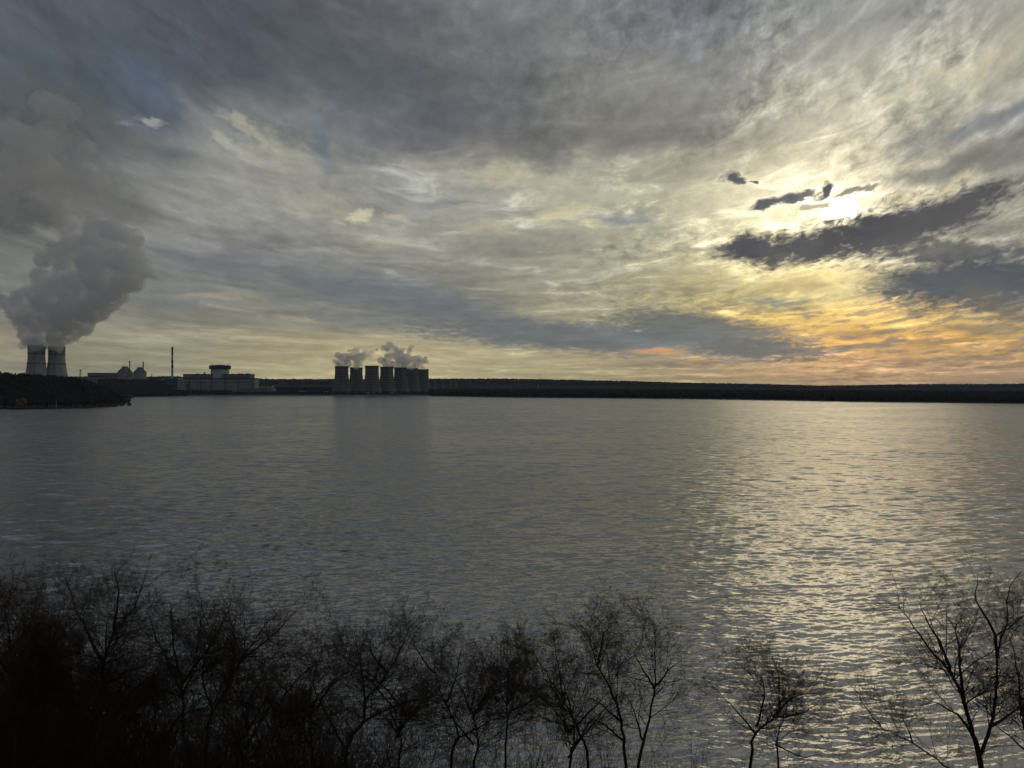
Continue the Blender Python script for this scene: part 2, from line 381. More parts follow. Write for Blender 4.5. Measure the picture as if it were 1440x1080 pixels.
# ------------------------------------------------------------------ water
def build_water():
    H = CAM_H
    fan = math.radians(43)
    inner = np.linspace(-fan, fan, 1500)
    side = np.linspace(fan, math.radians(85), 26)[1:]
    th = np.concatenate([-side[::-1], inner, side])
    inv = np.linspace(1 / 52.0, 1 / 900.0, 1150)
    r1 = 1 / inv
    r2 = 1 / np.linspace(1 / 900.0, 1 / 7000.0, 60)[1:]
    r = np.concatenate([[30.0, 42.0], r1, r2])
    R, T = np.meshgrid(r, th, indexing='ij')
    X = R * np.sin(T); Y = R * np.cos(T)
    dr = np.gradient(r)[:, None] * np.ones_like(T)
    dx = np.maximum(R * (inner[1] - inner[0]), 0.02)
    spacing = np.maximum(dr * .8, dx)
    Z = np.zeros_like(X); DX = np.zeros_like(X); DY = np.zeros_like(X)
    lost = np.zeros_like(X)
    g = np.random.default_rng(3)
    n = 110
    lam = np.exp(g.uniform(math.log(.3), math.log(15.0), n))
    ang = g.normal(0, .33, n) + math.radians(-86) + (g.random(n) < .25) * g.normal(0, .5, n)
    # slope spectrum: fairly flat slope energy, peak near 2.5 m
    slope = .034 * np.exp(-((np.log(lam) - math.log(1.6)) / 1.2) ** 2)
    ph = g.uniform(0, 6.283, n)
    # patches of stronger and weaker wind
    patch = 1 + .22 * np.sin(X / 37 + Y / 61 + 1) * np.sin(X / 83 - Y / 47) + .15 * np.sin(X / 19 + 2 * np.sin(Y / 40))
    for l, a, s, p in zip(lam, ang, slope, ph):
        k = 2 * math.pi / l
        kx, ky = math.cos(a) * k, math.sin(a) * k
        w = np.clip((l / spacing - 1.7) / 1.3, 0, 1)
        amp = s / k
        P = kx * X + ky * Y + p
        c = np.cos(P)
        Z += w * amp * c
        q = w * amp * .8 * np.sin(P)
        DX -= q * math.cos(a); DY -= q * math.sin(a)
        lost += (1 - w ** 2) * s * s / 2
    Z *= patch; DX *= patch; DY *= patch
    V = np.stack([X + DX, Y + DY, Z], -1).reshape(-1, 3)
    nr, nt = X.shape
    i = np.arange(nr - 1)[:, None] * nt + np.arange(nt - 1)[None, :]
    F = np.stack([i, i + nt, i + nt + 1, i + 1], -1).reshape(-1, 4)
    m = bpy.data.materials.new('lake_water')
    m.use_nodes = True
    t = m.node_tree
    N = Net(t)
    b = t.nodes['Principled BSDF']
    b.inputs['Base Color'].default_value = (.022, .030, .033, 1)
    b.inputs['Roughness'].default_value = .10
    b.inputs['IOR'].default_value = 3.3
    geo = N.n('ShaderNodeNewGeometry')
    pos = geo.outputs['Position']
    lostn = N.n('ShaderNodeAttribute', attribute_name='unresolved_slope').outputs['Fac']
    p2 = N.v('MULTIPLY', pos, (.75, 1.25, 0))
    big = N.v('SUBTRACT', N.noise(N.v('MULTIPLY', pos, (.5, 1.25, 0)), .22, 6, .74, True), (.5, .5, .5))
    sml = N.v('SUBTRACT', N.noise(p2, 3.2, 3, .6, True), (.5, .5, .5))
    wind = N.rng(N.noise(N.v('MULTIPLY', pos, (.004, .011, 0)), 1.0, 6, .62, dist=.6), .32, .68, .62, 1.35, 'LINEAR')
    sl = N.v('ADD', N.v('SCALE', big, N.m('MULTIPLY', lostn, 17.0)), N.v('SCALE', sml, .4))
    sl = N.v('SCALE', sl, wind)
    sl = N.v('MULTIPLY', sl, (.8, 1.15, 0))
    al = N.m('ADD', .006, N.m('MULTIPLY', N.m('MULTIPLY', lostn, .30), wind))
    t.links.new(N.m('SQRT', al), b.inputs['Roughness'])
    nn = N.v('NORMALIZE', N.v('ADD', geo.outputs['Normal'], sl))
    t.links.new(nn, b.inputs['Normal'])
    o = link_mesh('water', V, F, m, smooth=True)
    at_ = o.data.attributes.new('unresolved_slope', 'FLOAT', 'POINT')
    at_.data.foreach_set('value', np.sqrt(lost).astype(np.float32).ravel())
    tag(o, kind='structure')
build_water()

# ------------------------------------------------------------------ land
def interp(x, pts):
    return float(np.interp(x, [p[0] for p in pts], [p[1] for p in pts]))

SHORE = [(-600, 900), (-300, 1000), (0, 1105), (60, 1120), (120, 1165), (160, 1240), (184, 1347), (187, 2250), (230, 2330), (300, 2420), (600, 2440),
         (720, 2170), (960, 1953), (1200, 1628), (1440, 1447), (1700, 1250), (2300, 900)]
RIDGE = [(-400, 529), (150, 529.5), (240, 529), (330, 531), (420, 533.5), (600, 532.5), (700, 532), (790, 533), (860, 535.5), (960, 537.5), (1080, 540), (1150, 542),
         (1240, 540.5), (1275, 540.3), (1440, 539.5), (1900, 538)]

def fan_sheet(name, ths, rs, zf, mat):
    vs = np.array([(r * math.sin(t), r * math.cos(t), zf(r, t)) for r in rs for t in ths])
    nt = len(ths)
    i = np.arange(len(rs) - 1)[:, None] * nt + np.arange(nt - 1)[None, :]
    F = np.stack([i, i + 1, i + nt + 1, i + nt], -1).reshape(-1, 4)
    return link_mesh(name, vs, F, mat, smooth=True)

def px_of(t):
    return CX + FOC * math.tan(max(min(t, 1.25), -1.25))

def headland_top(px):       # height of the ground on the wooded headland by column
    return interp(px, [(-600, 62), (-100, 58), (0, 50), (50, 46), (100, 41), (130, 33), (150, 24), (168, 10), (180, 2.5), (186, -3)])

def knoll(px):
    return interp(px, [(140, 44), (222, 42), (231, 32), (241, 8)])

def ground_z(r, t):
    px = px_of(t)
    c = math.cos(t)
    depth = r * c
    y = interp(px, SHORE)
    # the bank below the viewer
    if depth < 64 and r < 100:
        bank = interp(depth, [(-20, 25), (9, 24.5), (16, 23), (22, 20.5), (30, 16.5), (40, 10.5), (52, 3.2), (57, .4), (62, -2.5)])
        return bank + .5 * mnoise.noise(Vector((r * math.sin(t) * .15, depth * .15, 0)))
    if depth < y:
        return -3.0
    e = depth - y
    z = min(-2.5 + e * .18, 4.5) + min(e * .022, 6)
    if 186 <= px < 244:
        z = max(z, knoll(px) * min(1.0, e / 260.0))
    if px < 186:
        top = headland_top(px)
        s = min(e / 330.0, 1.0)
        z = max(z if e > 500 else -9, -2.5 + (top + 2.5) * (s * s * (3 - 2 * s)) if e < 700 else 0)
        if e > 330: z = max(-2.5 + (top + 2.5) * max(0, 1 - (e - 330) / 700), 8)
    if depth > 3300:
        zr = CAM_H + (HY - interp(px, RIDGE)) / FOC * 6800 - 12
        s = min((depth - 3300) / 3500.0, 1.0)
        z = z + (max(zr, z) - z) * (s * s * (3 - 2 * s))
        z += 9 * mnoise.noise(Vector((r * math.sin(t) / 700, depth / 500, 2))) * s
    return z

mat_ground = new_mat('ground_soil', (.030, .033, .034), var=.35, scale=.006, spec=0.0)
ths = [math.radians(a) for a in np.concatenate([np.linspace(-85, -38, 20)[:-1], np.linspace(-38, 38, 420), np.linspace(38, 85, 20)[1:]])]
rs = np.concatenate([np.linspace(2, 72, 36), [85, 120, 400, 800], np.linspace(880, 3300, 170), np.linspace(3330, 7600, 70), [7800]])
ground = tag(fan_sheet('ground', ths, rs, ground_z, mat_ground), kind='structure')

# ------------------------------------------------------------------ far woods
def ico(sub):
    bm = bmesh.new()
    bmesh.ops.create_icosphere(bm, subdivisions=sub, radius=1)
    v = np.array([p.co[:] for p in bm.verts]); f = np.array([[p.index for p in q.verts] for q in bm.faces])
    bm.free()
    return v, f
ICO2 = ico(2)

def wood(name, pts, mat, label, cat, conifer=.0, wide=1.0):
    """one far-off wood: many ragged crowns; pts = (x, y, z, height)"""
    bv, bf = ICO2
    n = len(pts)
    P = np.array(pts)
    h = P[:, 3:4, None] if False else P[:, 3]
    rad = h * rng.uniform(.26, .42, n) * wide
    jit = 1 + rng.uniform(-.34, .34, (n, len(bv)))
    V = bv[None] * jit[:, :, None]
    tap = np.where(rng.random(n) < conifer, 1.0, 0.0)
    k = (V[:, :, 2:3] + 1) / 2
    V[:, :, :2] *= (1 - tap[:, None, None] * np.clip(k, 0, 1) * .85) * (1 + .15 * tap[:, None, None])
    V[:, :, 0] *= rad[:, None]; V[:, :, 1] *= rad[:, None]
    V[:, :, 2] *= (h * .52)[:, None]
    V[:, :, 0] += P[:, 0][:, None]; V[:, :, 1] += P[:, 1][:, None]
    V[:, :, 2] += (P[:, 2] + h * .48)[:, None]
    F = (bf[None] + (np.arange(n) * len(bv))[:, None, None]).reshape(-1, 3)
    o = link_mesh(name, V.reshape(-1, 3), F, mat)
    return tag(o, label, cat, kind='stuff')

mat_pine = new_mat('pine_foliage', (.010, .014, .011), var=.45, scale=.08)
mat_decid = new_mat('bare_wood_mass', (.018, .017, .017), var=.45, scale=.08)
mat_rusty = new_mat('willow_twigs_far', (.12, .075, .04), var=.4, scale=.3)

def ground_at(px, depth):
    t = math.atan((px - CX) / FOC)
    return ground_z(depth / math.cos(t), t)

# headland
pts = []
for _ in range(6000):
    px = random.uniform(-420, 184)
    e = 12 + random.random() ** 1.2 * 480
    dp = interp(px, SHORE) + e
    z = ground_at(px, dp)
    if z < .3: continue
    hh = interp(px, [(-400, 15), (120, 13), (160, 9), (182, 4)]) * random.uniform(.65, 1.15)
    if e < 30: hh *= .45
    x = (px - CX) / FOC * dp
    pts.append((x, dp, z - .5, hh))
wood('headland_forest', pts, mat_pine, 'dark pine wood covering the low headland under the two huge left cooling towers', 'forest', .6)
# trees on the far shore, left of and in front of the plant
pts = []
for _ in range(2600):
    px = random.uniform(140, 240)
    e = 15 + random.random() * 280
    dp = interp(max(px, 188), SHORE) + e
    x = (px - CX) / FOC * dp
    z0 = max(knoll(px), 4) * min(1, e / 260) - 1
    pts.append((x, dp, max(z0, 1), random.uniform(9, 16)))
wood('far_shore_wood', pts, mat_decid, 'dark wood on the far shore between the headland and the striped chimney', 'forest', .3)
pts = []
for _ in range(520):
    px = random.uniform(232, 345)
    dp = interp(px, SHORE) + random.uniform(25, 125)
    hh = random.uniform(6, 15) * (1.0 if px < 325 else .6)
    if random.random() < .3: hh *= .5
    pts.append(((px - CX) / FOC * dp, dp, ground_at(px, dp) - .5, hh))
wood('shoreline_thicket', pts, mat_decid, 'low dark thicket along the waterline in front of the domed reactor hall', 'trees', .2)
pts = []
for _ in range(420):
    px = random.uniform(345, 612)
    dp = interp(px, SHORE) + random.uniform(60, 110)
    pts.append(((px - CX) / FOC * dp, dp, 2, random.uniform(6, 13)))
wood('tower_foot_scrub', pts, mat_decid, 'low dark scrub at the feet of the seven cooling towers', 'bushes', .1)
# right-hand shore
pts = []
for _ in range(8500):
    px = 604 + random.random() * 960
    e = 25 + random.random() ** 1.5 * 330
    dp = interp(px, SHORE) + e
    hh = random.uniform(8, 15) * interp(px, [(600, .9), (760, 1.0), (1440, .85)])
    pts.append(((px - CX) / FOC * dp, dp, ground_at(px, dp) - .4, hh))
wood('right_shore_wood', pts, mat_decid, 'long dark band of trees along the far right shore of the lake', 'forest', .15)
# trees between the towers and the hills, and the tree line on the ridge
pts = []
for _ in range(1500):
    px = random.uniform(350, 480)
    dp = random.uniform(2750, 3250)
    pts.append(((px - CX) / FOC * dp, dp, ground_at(px, dp), random.uniform(9, 17)))
wood('plant_back_wood', pts, mat_pine, 'dark trees behind the low blue roofed buildings left of the seven towers', 'forest', .3)
pts = []
for _ in range(9000):
    px = random.uniform(-60, 1500)
    dp = random.uniform(4800, 7100)
    pts.append(((px - CX) / FOC * dp, dp, ground_at(px, dp) - 3, random.uniform(7, 14)))
wood('ridge_wood', pts, mat_pine, 'thin line of distant trees along the top of the low hills', 'forest', .0, 2.6)
# bushes at the headland's waterline
pts = []
for _ in range(260):
    px = random.uniform(-60, 184)
    dp = interp(px, SHORE) + random.uniform(14, 24)
    pts.append(((px - CX) / FOC * dp, dp, .3, random.uniform(2, 5.5)))
wood('waterside_bushes', pts, new_mat('reddish_bush', (.07, .048, .033), var=.4, scale=.3), 'low reddish brown bushes along the waterline of the headland', 'bushes', .0)
pts = []
for k in range(40):
    a = random.uniform(0, 6.28); b = random.uniform(-1, 1)
    p = at(30, 567, 1140)
    pts.append((p.x + 6.5 * math.cos(a) * math.sqrt(1 - b * b), p.y + 5 * math.sin(a), 4 + 4.8 * (b + 1), 4.5))
w = wood('willow_tree', pts, mat_rusty, 'round pale rusty willow at the waterside of the headland', 'tree', 0)
del w['kind']

# ------------------------------------------------------------------ the power station
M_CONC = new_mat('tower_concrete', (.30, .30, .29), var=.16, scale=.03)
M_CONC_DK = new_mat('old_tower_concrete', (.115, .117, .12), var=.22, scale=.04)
M_MARK = new_mat('dark_marking_paint', (.17, .15, .15), var=.2, scale=.1)
M_STEEL = new_mat('dark_steel', (.07, .07, .075), rough=.6, metal=.3, var=.2)
M_HALL = new_mat('hall_cladding', (.28, .28, .27), var=.12, scale=.05)
M_HALL2 = new_mat('grey_cladding', (.17, .175, .18), var=.15, scale=.05)
M_ROOF = new_mat('dark_roofing', (.055, .06, .07), var=.2, scale=.08)
M_BLUE = new_mat('blue_cladding', (.06, .10, .17), var=.15, scale=.05)
M_NAVY = new_mat('navy_cladding', (.03, .045, .075), var=.15, scale=.05)
M_WHITE = new_mat('white_cladding', (.5, .5, .49), var=.1, scale=.05)
M_GLASS = new_mat('dark_glazing', (.03, .035, .045), rough=.25, var=.1, spec=.6)
M_RED = new_mat('red_stack_paint', (.16, .045, .035), var=.2, scale=.2)
M_STONE = new_mat('embankment_stone', (.17, .165, .155), var=.3, scale=.2)

def tower_profile(h, r0, rt, rtop, thr):
    zt = h * thr
    pr = []
    for i in range(29):
        z = h * i / 28
        if z < zt:
            b = zt / math.sqrt((r0 / rt) ** 2 - 1)
            r = rt * math.sqrt(1 + ((zt - z) / b) ** 2)
        else:
            r = rt + (rtop - rt) * ((z - zt) / (h - zt)) ** 2
        pr.append((r, z))
    return pr

def radius_at(pr, z):
    return float(np.interp(z, [p[1] for p in pr], [p[0] for p in pr]))

def cooling_tower(loc, h, r0, rt, rtop, thr, mat, label, group, big):
    root = empty('cooling_tower', loc, label, 'cooling tower', group)
    pr = tower_profile(h, r0, rt, rtop, thr)
    leg_h = h * .06
    pr = [(radius_at(pr, leg_h), leg_h)] + [p for p in pr if p[1] > leg_h]
    m = MB()
    m.lathe(pr + [(pr[-1][0] - 1.2, h), (pr[-1][0] - 1.2, h - 6)] + [(p[0] - 1.0, p[1]) for p in pr[::-1][1:]], 72)
    m.build('shell', mat, root, smooth=True)
    # raking columns carrying the shell
    m = MB()
    nl = 36
    ra, rb = radius_at(pr, leg_h), r0 * 1.03
    for i in range(nl):
        a = 2 * math.pi * i / nl
        for s in (-1, 1):
            b = a + s * math.pi / nl
            m.bar((rb * math.cos(a), rb * math.sin(a), -1), (ra * math.cos(b), ra * math.sin(b), leg_h + .5), .6)
    m.build('support_columns', mat, root)
    m = MB(); m.lathe([(r0 * 1.08, -6), (r0 * 1.08, 1.2), (r0 * 1.0, 1.2)], 60); m.build('basin', mat, root)
    m = MB()
    m.lathe([(rtop + .2, h - 1.6), (rtop + 1.1, h - 1.2), (rtop + 1.1, h + .3), (rtop - .9, h + .3)], 72)
    m.build('rim', M_STEEL if not big else mat, root)
    # stair and lift lattice up the flank that faces the lake
    face = -math.pi / 2 + (.32 if big else .12)
    m = MB()
    w = 1.7 if big else .8
    steps = 26
    q = []
    for i in range(steps + 1):
        z = leg_h + (h - leg_h) * i / steps
        r = radius_at(pr, z) + .9
        c = Vector((r * math.cos(face), r * math.sin(face), z))
        tdir = Vector((-math.sin(face), math.cos(face), 0))
        q.append((c - tdir * w, c + tdir * w))
    for i in range(steps):
        m.bar(q[i][0], q[i + 1][0], .28); m.bar(q[i][1], q[i + 1][1], .28)
        m.bar(q[i][0], q[i + 1][1], .2); m.bar(q[i][0], q[i][1], .2)
    m.build('stairway', M_STEEL, root)
    if big:
        # warning marks: a ring, a ring of lozenges, and the dark blocks at the top
        zr = h * .80
        m = MB(); rr = radius_at(pr, zr)
        m.lathe([(rr + .05, zr - 1.6), (rr + 1.1, zr - 1.2), (rr + 1.1, zr + 1.0), (rr + .05, zr + 1.2)], 72)
        m.build('walkway_ring', M_STEEL, root)
        m = MB(); zc = h * .575
        n = 26
        for i in range(n):
            pts3 = []
            a0 = 2 * math.pi * i / n; a1 = 2 * math.pi * (i + .5) / n; a2 = 2 * math.pi * (i + 1) / n
            def P(a, z):
                r = radius_at(pr, z) + .5
                return (r * math.cos(a), r * math.sin(a), z)
            m.bar(P(a0, zc - 2.6), P(a1, zc + 2.2), 1.0); m.bar(P(a1, zc + 2.2), P(a2, zc - 2.6), 1.0)
        zc2 = zc
        m.build('marking_band', M_STEEL, root)
        m = MB()
        n = 16
        for row, (za, zb) in enumerate(((h * .885, h * .995), (h * .81, h * .885))):
            for i in range(n):
                if (i + row) % 2: continue
                a0 = 2 * math.pi * i / n; a1 = 2 * math.pi * (i + 1) / n
                pf = [(radius_at(pr, za + (zb - za) * k / 4) + .35, za + (zb - za) * k / 4) for k in range(5)]
                m.lathe(pf, 6, a0=a0, a1=a1)
        m.build('warning_blocks', M_MARK, root)
    else:
        m = MB()
        for k in range(1, 9):
            z = leg_h + (h - leg_h) * k / 9.3
            r = radius_at(pr, z)
            m.lathe([(r + .02, z - .5), (r + .3, z - .35), (r + .3, z + .35), (r + .02, z + .5)], 72)
        m.build('pour_joints', M_CONC, root)
    return root

GB = 'two huge pale cooling towers with the tall steam plume'
D = 3100.0
for px, lab, dd in ((51.3, 'huge pale cooling tower under the great steam plume, nearer the left edge of the photo', 0.0),
                    (79.8, 'huge pale cooling tower under the great steam plume, on the side towards the conical domes', 60.0)):
    p = at(px, 541, D + dd)
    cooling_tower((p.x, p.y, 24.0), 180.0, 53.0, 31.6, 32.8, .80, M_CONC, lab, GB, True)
GS = 'seven dark old cooling towers in a row'
small = [(480.5, 2600, 103, 'dark cooling tower at the end of the row nearest the domed reactor, widest gap-free steam above it'),
         (501.0, 2780, 103, 'dark cooling tower set back between the end tower and the broad pale-footed tower'),
         (523.0, 2560, 103.7, 'dark cooling tower with the broadest, paler foot, third from the domed reactor'),
         (544.0, 2650, 102.4, 'dark cooling tower just beyond the pale-footed one, the last with sky on both flanks'),
         (563.2, 2760, 102.4, 'dark cooling tower first of the three that overlap, tallest of them'),
         (579.4, 2890, 102.6, 'dark cooling tower in the middle of the three that overlap'),
         (594.7, 3010, 101.3, 'dark cooling tower at the open end of the row beside the pylons')]
small[0] = small[0][:3] + ('dark cooling tower at the end of the row nearest the domed reactor, under grey steam',)
for px, d, zt, lab in small:
    p = at(px, 541, d)
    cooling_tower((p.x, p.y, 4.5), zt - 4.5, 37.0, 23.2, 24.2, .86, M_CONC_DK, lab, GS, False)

# --- domed reactor hall
DR = 2650.0
U = DR / FOC                       # metres per photo pixel at that depth
def X_(px, d=DR): return (px - CX) / FOC * d
def Z_(py, d=DR): return CAM_H - (py - HY) / FOC * d
root = empty('reactor_hall', (X_(302), DR, 4), 'long pale reactor hall with a round white drum, navy crown and low dome', 'power station')
ox, oy, oz = X_(302), DR, 4.0
def rel(m, px0, px1, d0, d1, py0, py1):
    m.box(X_(px0) - ox, X_(px1) - ox, d0 - oy, d1 - oy, Z_(py1) - oz, Z_(py0) - oz)
m = MB(); rel(m, 254, 348, DR + 20, DR + 74, 526.6, 555); m.build('turbine_block', M_HALL2, root)
m = MB(); rel(m, 253.6, 348.4, DR + 19, DR + 75, 525.9, 526.8); m.build('parapet', M_ROOF, root)
m = MB(); rel(m, 262, 361.5, DR - 22, DR + 19.5, 533.2, 555); m.build('wall', M_HALL, root)
m = MB(); rel(m, 261.7, 361.9, DR - 22.6, DR + 19.2, 531.8, 533.2); m.build('roof', M_NAVY, root)
m = MB(); rel(m, 252.5, 262, DR - 14, DR + 18, 531.5, 555)
stair = m.build('stair_tower', M_WHITE, root)
m = MB()
for k in range(5): rel(m, 253.4, 259.5, DR - 14.6, DR - 14, 535 + k * 3.2, 535.9 + k * 3.2)
m.build('window_strip', M_GLASS, stair)
for k, (a, b) in enumerate(((264, 273), (276, 279.2), (281, 292), (296, 312), (316, 330), (333, 343), (347, 356))):
    m = MB(); rel(m, a, b, DR - 22.5, DR - 22.05, 537.3, 538.1); m.build('window_strip', M_GLASS, root)
for a in (270, 285.5, 301, 320, 338, 357):
    m = MB(); rel(m, a, a + .7, DR - 23.2, DR - 22.05, 533.5, 550); m.build('downpipe', M_STEEL, root)
drum = MB(); cy = 48; ocx = 0
drum.lathe([(31.8, 20), (31.8, Z_(519) - oz)], 64, ocx, cy); dr = drum.build('drum', M_WHITE, root, smooth=True)
m = MB(); m.lathe([(31.7, Z_(519) - oz), (38, Z_(518.6) - oz), (38, Z_(514.1) - oz), (36, Z_(513.6) - oz), (30, Z_(513.7) - oz)], 64, ocx, cy)
m.build('crown', M_NAVY, dr)
m = MB(); m.lathe([(r, Z_(513.7) - oz + 3.6 * (1 - (r / 25) ** 2)) for r in (25, 23, 19, 13, 7, .01)], 48, ocx, cy)
m.build('dome', M_HALL2, dr, smooth=True)
for sx in (-1, 1):
    m = MB(); px_ = 28.5 * sx
    m.bar((px_, cy, Z_(513.8) - oz), (px_, cy, Z_(512.6) - oz), .5, 6)
    m.lathe([(.5, Z_(512.7) - oz), (4.6, Z_(512.6) - oz), (4.6, Z_(512.1) - oz), (.4, Z_(512.0) - oz)], 16, px_, cy)
    m.build('roof_platform', M_STEEL, dr)
m = MB(); m.bar((1, cy, Z_(512.2) - oz), (1, cy, Z_(511) - oz), .3); m.build('antenna', M_STEEL, dr)
for a, b, c, d_ in ((270.5, 274.5, 525.2, 526), (281.3, 283.1, 524.3, 526), (306, 313, 524.8, 526), (321, 323, 525.3, 526), (330, 336.5, 525.2, 526), (341, 346, 525.0, 526)):
    m = MB(); rel(m, a, b, DR + 30, DR + 38, c, d_); m.build('rooftop_unit', M_HALL2, root)
m = MB(); rel(m, 281.8, 282.6, DR + 30, DR + 32, 523, 526); m.build('roof_mast', M_STEEL, root)
m = MB()
for zz in (527.5, 530): m.bar((X_(311) - ox, 15, Z_(zz) - oz), (X_(311.5) - ox, 10, Z_(zz + 2) - oz), 1.0, 8)
m.bar((X_(309) - ox, 16, Z_(528) - oz), (X_(311.5) - ox, 12, Z_(527.5) - oz), 1.0, 8)
m.build('white_duct', M_WHITE, root)

def simple_building(name, px0, px1, py_top, depth, deep, wall, roof, label, win=(), cat='building', over=.4, zb=0.5):
    x0, x1 = X_(px0, depth), X_(px1, depth)
    zt = Z_(py_top, depth)
    cx = (x0 + x1) / 2
    r = empty(name, (cx, depth, zb), label, cat)
    w = (x1 - x0) / 2
    h = zt - zb
    m = MB(); m.box(-w, w, 0, deep, -3, h - 1.2); m.build('wall', wall, r)
    m = MB(); m.box(-w - over, w + over, -over - .5, deep + over, h - 1.2, h); m.build('roof', roof, r)
    for (a, b, za, zb_) in win:
        m = MB(); m.box(-w + 2 * w * a, -w + 2 * w * b, -.25, .05, za * h, zb_ * h); m.build('window_strip', M_GLASS, r)
    return r

simple_building('annex_building', 232.5, 252, 532.3, 2640, 60, M_BLUE, M_NAVY, 'plain blue clad block between the striped chimney and the reactor hall', ((.1, .9, .18, .24), (.1, .9, .5, .55)))
simple_building('workshop_building', 365, 382.2, 542.2, 2600, 30, M_HALL, M_ROOF, 'small pale flat roofed block just past the end of the reactor hall', ((.08, .92, .35, .5),))
simple_building('gatehouse', 382.4, 388.3, 546, 2570, 14, M_WHITE, M_HALL2, 'small whitish hut between the pale block and the blue roofed sheds', ((.2, .5, .4, .7),))
simple_building('pump_house', 338, 376.2, 546.8, 2510, 26, M_HALL2, M_NAVY, 'low navy roofed pump house at the water with a pale glazed strip', ((.08, .95, .3, .55),))
simple_building('boat_shed', 388.4, 419.5, 544.6, 2540, 34, M_NAVY, M_BLUE, 'long blue roofed shed with one pale stripe left of the seven towers', ((.03, .97, .2, .34),))
simple_building('waterside_shed', 431, 450, 547.4, 2520, 22, M_NAVY, M_BLUE, 'short blue shed with small white doors beside the towers', ((.1, .3, .3, .6),))
simple_building('office_block', 176, 181, 529.8, 2900, 20, M_HALL, M_ROOF, 'tiny pale office block in the trees below the conical domes', ((.1, .9, .5, .6),), zb=10)
simple_building('machine_hall', 123, 158.5, 524.3, 3000, 55, M_HALL2, M_ROOF, 'long low grey hall between the huge towers and the conical domes', ((.72, .76, .3, .8), (.1, .6, .75, .82)), zb=18)
simple_building('side_hall', 158.6, 165, 526, 2990, 50, M_HALL2, M_ROOF, 'lower grey hall joining the long hall to the conical domes', ((.1, .9, .6, .7),), zb=18)
simple_building('service_building', 207, 236, 530.4, 3050, 40, M_HALL2, M_ROOF, 'very low grey building on the skyline between the domes and the striped chimney', ((.1, .9, .6, .75),), zb=10)
for px0, px1, yt, dpt, lab in ((421, 430, 549, 2530, 'tiny grey hut between the two blue roofed sheds'), (452, 462, 549.5, 2560, 'tiny grey hut at the foot of the end cooling tower'),
                               (549, 553, 550.6, 2520, 'tiny pale hut on the embankment below the overlapping towers'), (514, 518, 551, 2500, 'tiny pale hut below the pale-footed cooling tower')):
    simple_building('hut', px0, px1, yt, dpt, 8, M_HALL, M_ROOF, lab, ((.2, .5, .3, .6),))

# --- two conical reactor domes with their thin vent stacks
def conical_dome(pxa, pxb, pta, ptb, ytop, stack_px, stack_top, lab):
    d = 3000.0
    cx = (pxa + pxb) / 2
    rb = (pxb - pxa) / 2 * d / FOC * .9; rt = (ptb - pta) / 2 * d / FOC * .95
    r = empty('reactor_dome', (X_(cx, d), d, 20), lab, 'reactor building', 'two conical reactor domes')
    zt = Z_(ytop, d) - 20; zb = Z_(524.8, d) - 20
    m = MB(); m.lathe([(rb * .98, -10), (rb * .98, zb - 5), (rb, zb - 5), (rb, zb)], 40); m.build('wall', M_HALL, r, smooth=False)
    m = MB()
    pf = [(rb, zb + .05), (rb * .96, zb + 2.5)]
    for k in range(7):
        f = k / 6
        pf.append((rb * .93 + (rt * .92 - rb * .93) * f ** .9, zb + 2.6 + (zt - 5 - zb - 2.6) * f))
    m.lathe(pf, 40); c = m.build('dome', M_HALL2, r)
    m = MB(); m.lathe([(rt * .9, zt - 5), (rt, zt - 4.8), (rt * 1.08, zt - 1), (rt * 1.08, zt), (.01, zt + .2)], 32); m.build('vent_cap', M_HALL2, r)
    for k in range(14):
        a = 2 * math.pi * k / 14
        m = MB()
        m.bar((rb * .95 * math.cos(a), rb * .95 * math.sin(a), zb + 3), (rt * .95 * math.cos(a), rt * .95 * math.sin(a), zt - 5), 1.3)
        m.build('cooling_duct', M_STEEL if k % 2 else M_HALL, c)
    s = empty('vent_stack', (X_(stack_px, d + 30), d + 30, 20), 'thin dark vent stack rising behind ' + ('the left' if stack_px < 190 else 'the right') + ' one of the two conical domes', 'chimney', 'thin vent stacks')
    hs = Z_(stack_top, d + 30) - 20
    m = MB(); m.lathe([(2.4, -8), (1.9, hs)], 14, closed=True); m.build('shaft', M_STEEL, s)
    for zz in (.72, .86, .97):
        m = MB(); m.lathe([(2.0, hs * zz - 1), (3.0, hs * zz - .8), (3.0, hs * zz + .6), (2.0, hs * zz + .8)], 14); m.build('platform', M_STEEL, s)
conical_dome(164.5, 187, 172, 180, 515.4, 182.4, 507.4, 'conical ribbed reactor dome with a flat cap, the taller looking one beside the long hall')
conical_dome(187.2, 206.4, 191.4, 199, 516.6, 201.4, 509, 'conical ribbed reactor dome with a flat cap, the smaller one towards the striped chimney')

# --- banded chimney
d = 2700.0
ch = empty('chimney', (X_(242.3, d), d, 5), 'tall slender chimney with dark and pale bands standing alone by the reactor hall', 'chimney')
bands = [(488.2, 491.2, 1), (491.2, 493.8, 1), (493.8, 496.4, 0), (496.4, 499.3, 1), (499.3, 506.8, 0), (506.8, 511.5, 1), (511.5, 513.2, 0), (513.2, 517.8, 1), (517.8, 556, 0)]
m = MB(); z1 = Z_(556, d) - 5
for ya, yb, dark in bands:
    za, zb = Z_(yb, d) - 5, Z_(ya, d) - 5
    f = lambda z: 3.2 + 1.3 * (1 - (z + 2) / 170)
    m = MB(); m.lathe([(f(za), za), (f(zb), zb)], 20); m.build('band', M_RED if dark else M_WHITE, ch)
for yy in (490.6, 496.2, 507, 514):
    zz = Z_(yy, d) - 5; m = MB(); m.lathe([(3.3, zz - .7), (5.0, zz - .5), (5.0, zz + .6), (3.3, zz + .8)], 20); m.build('platform', M_STEEL, ch)
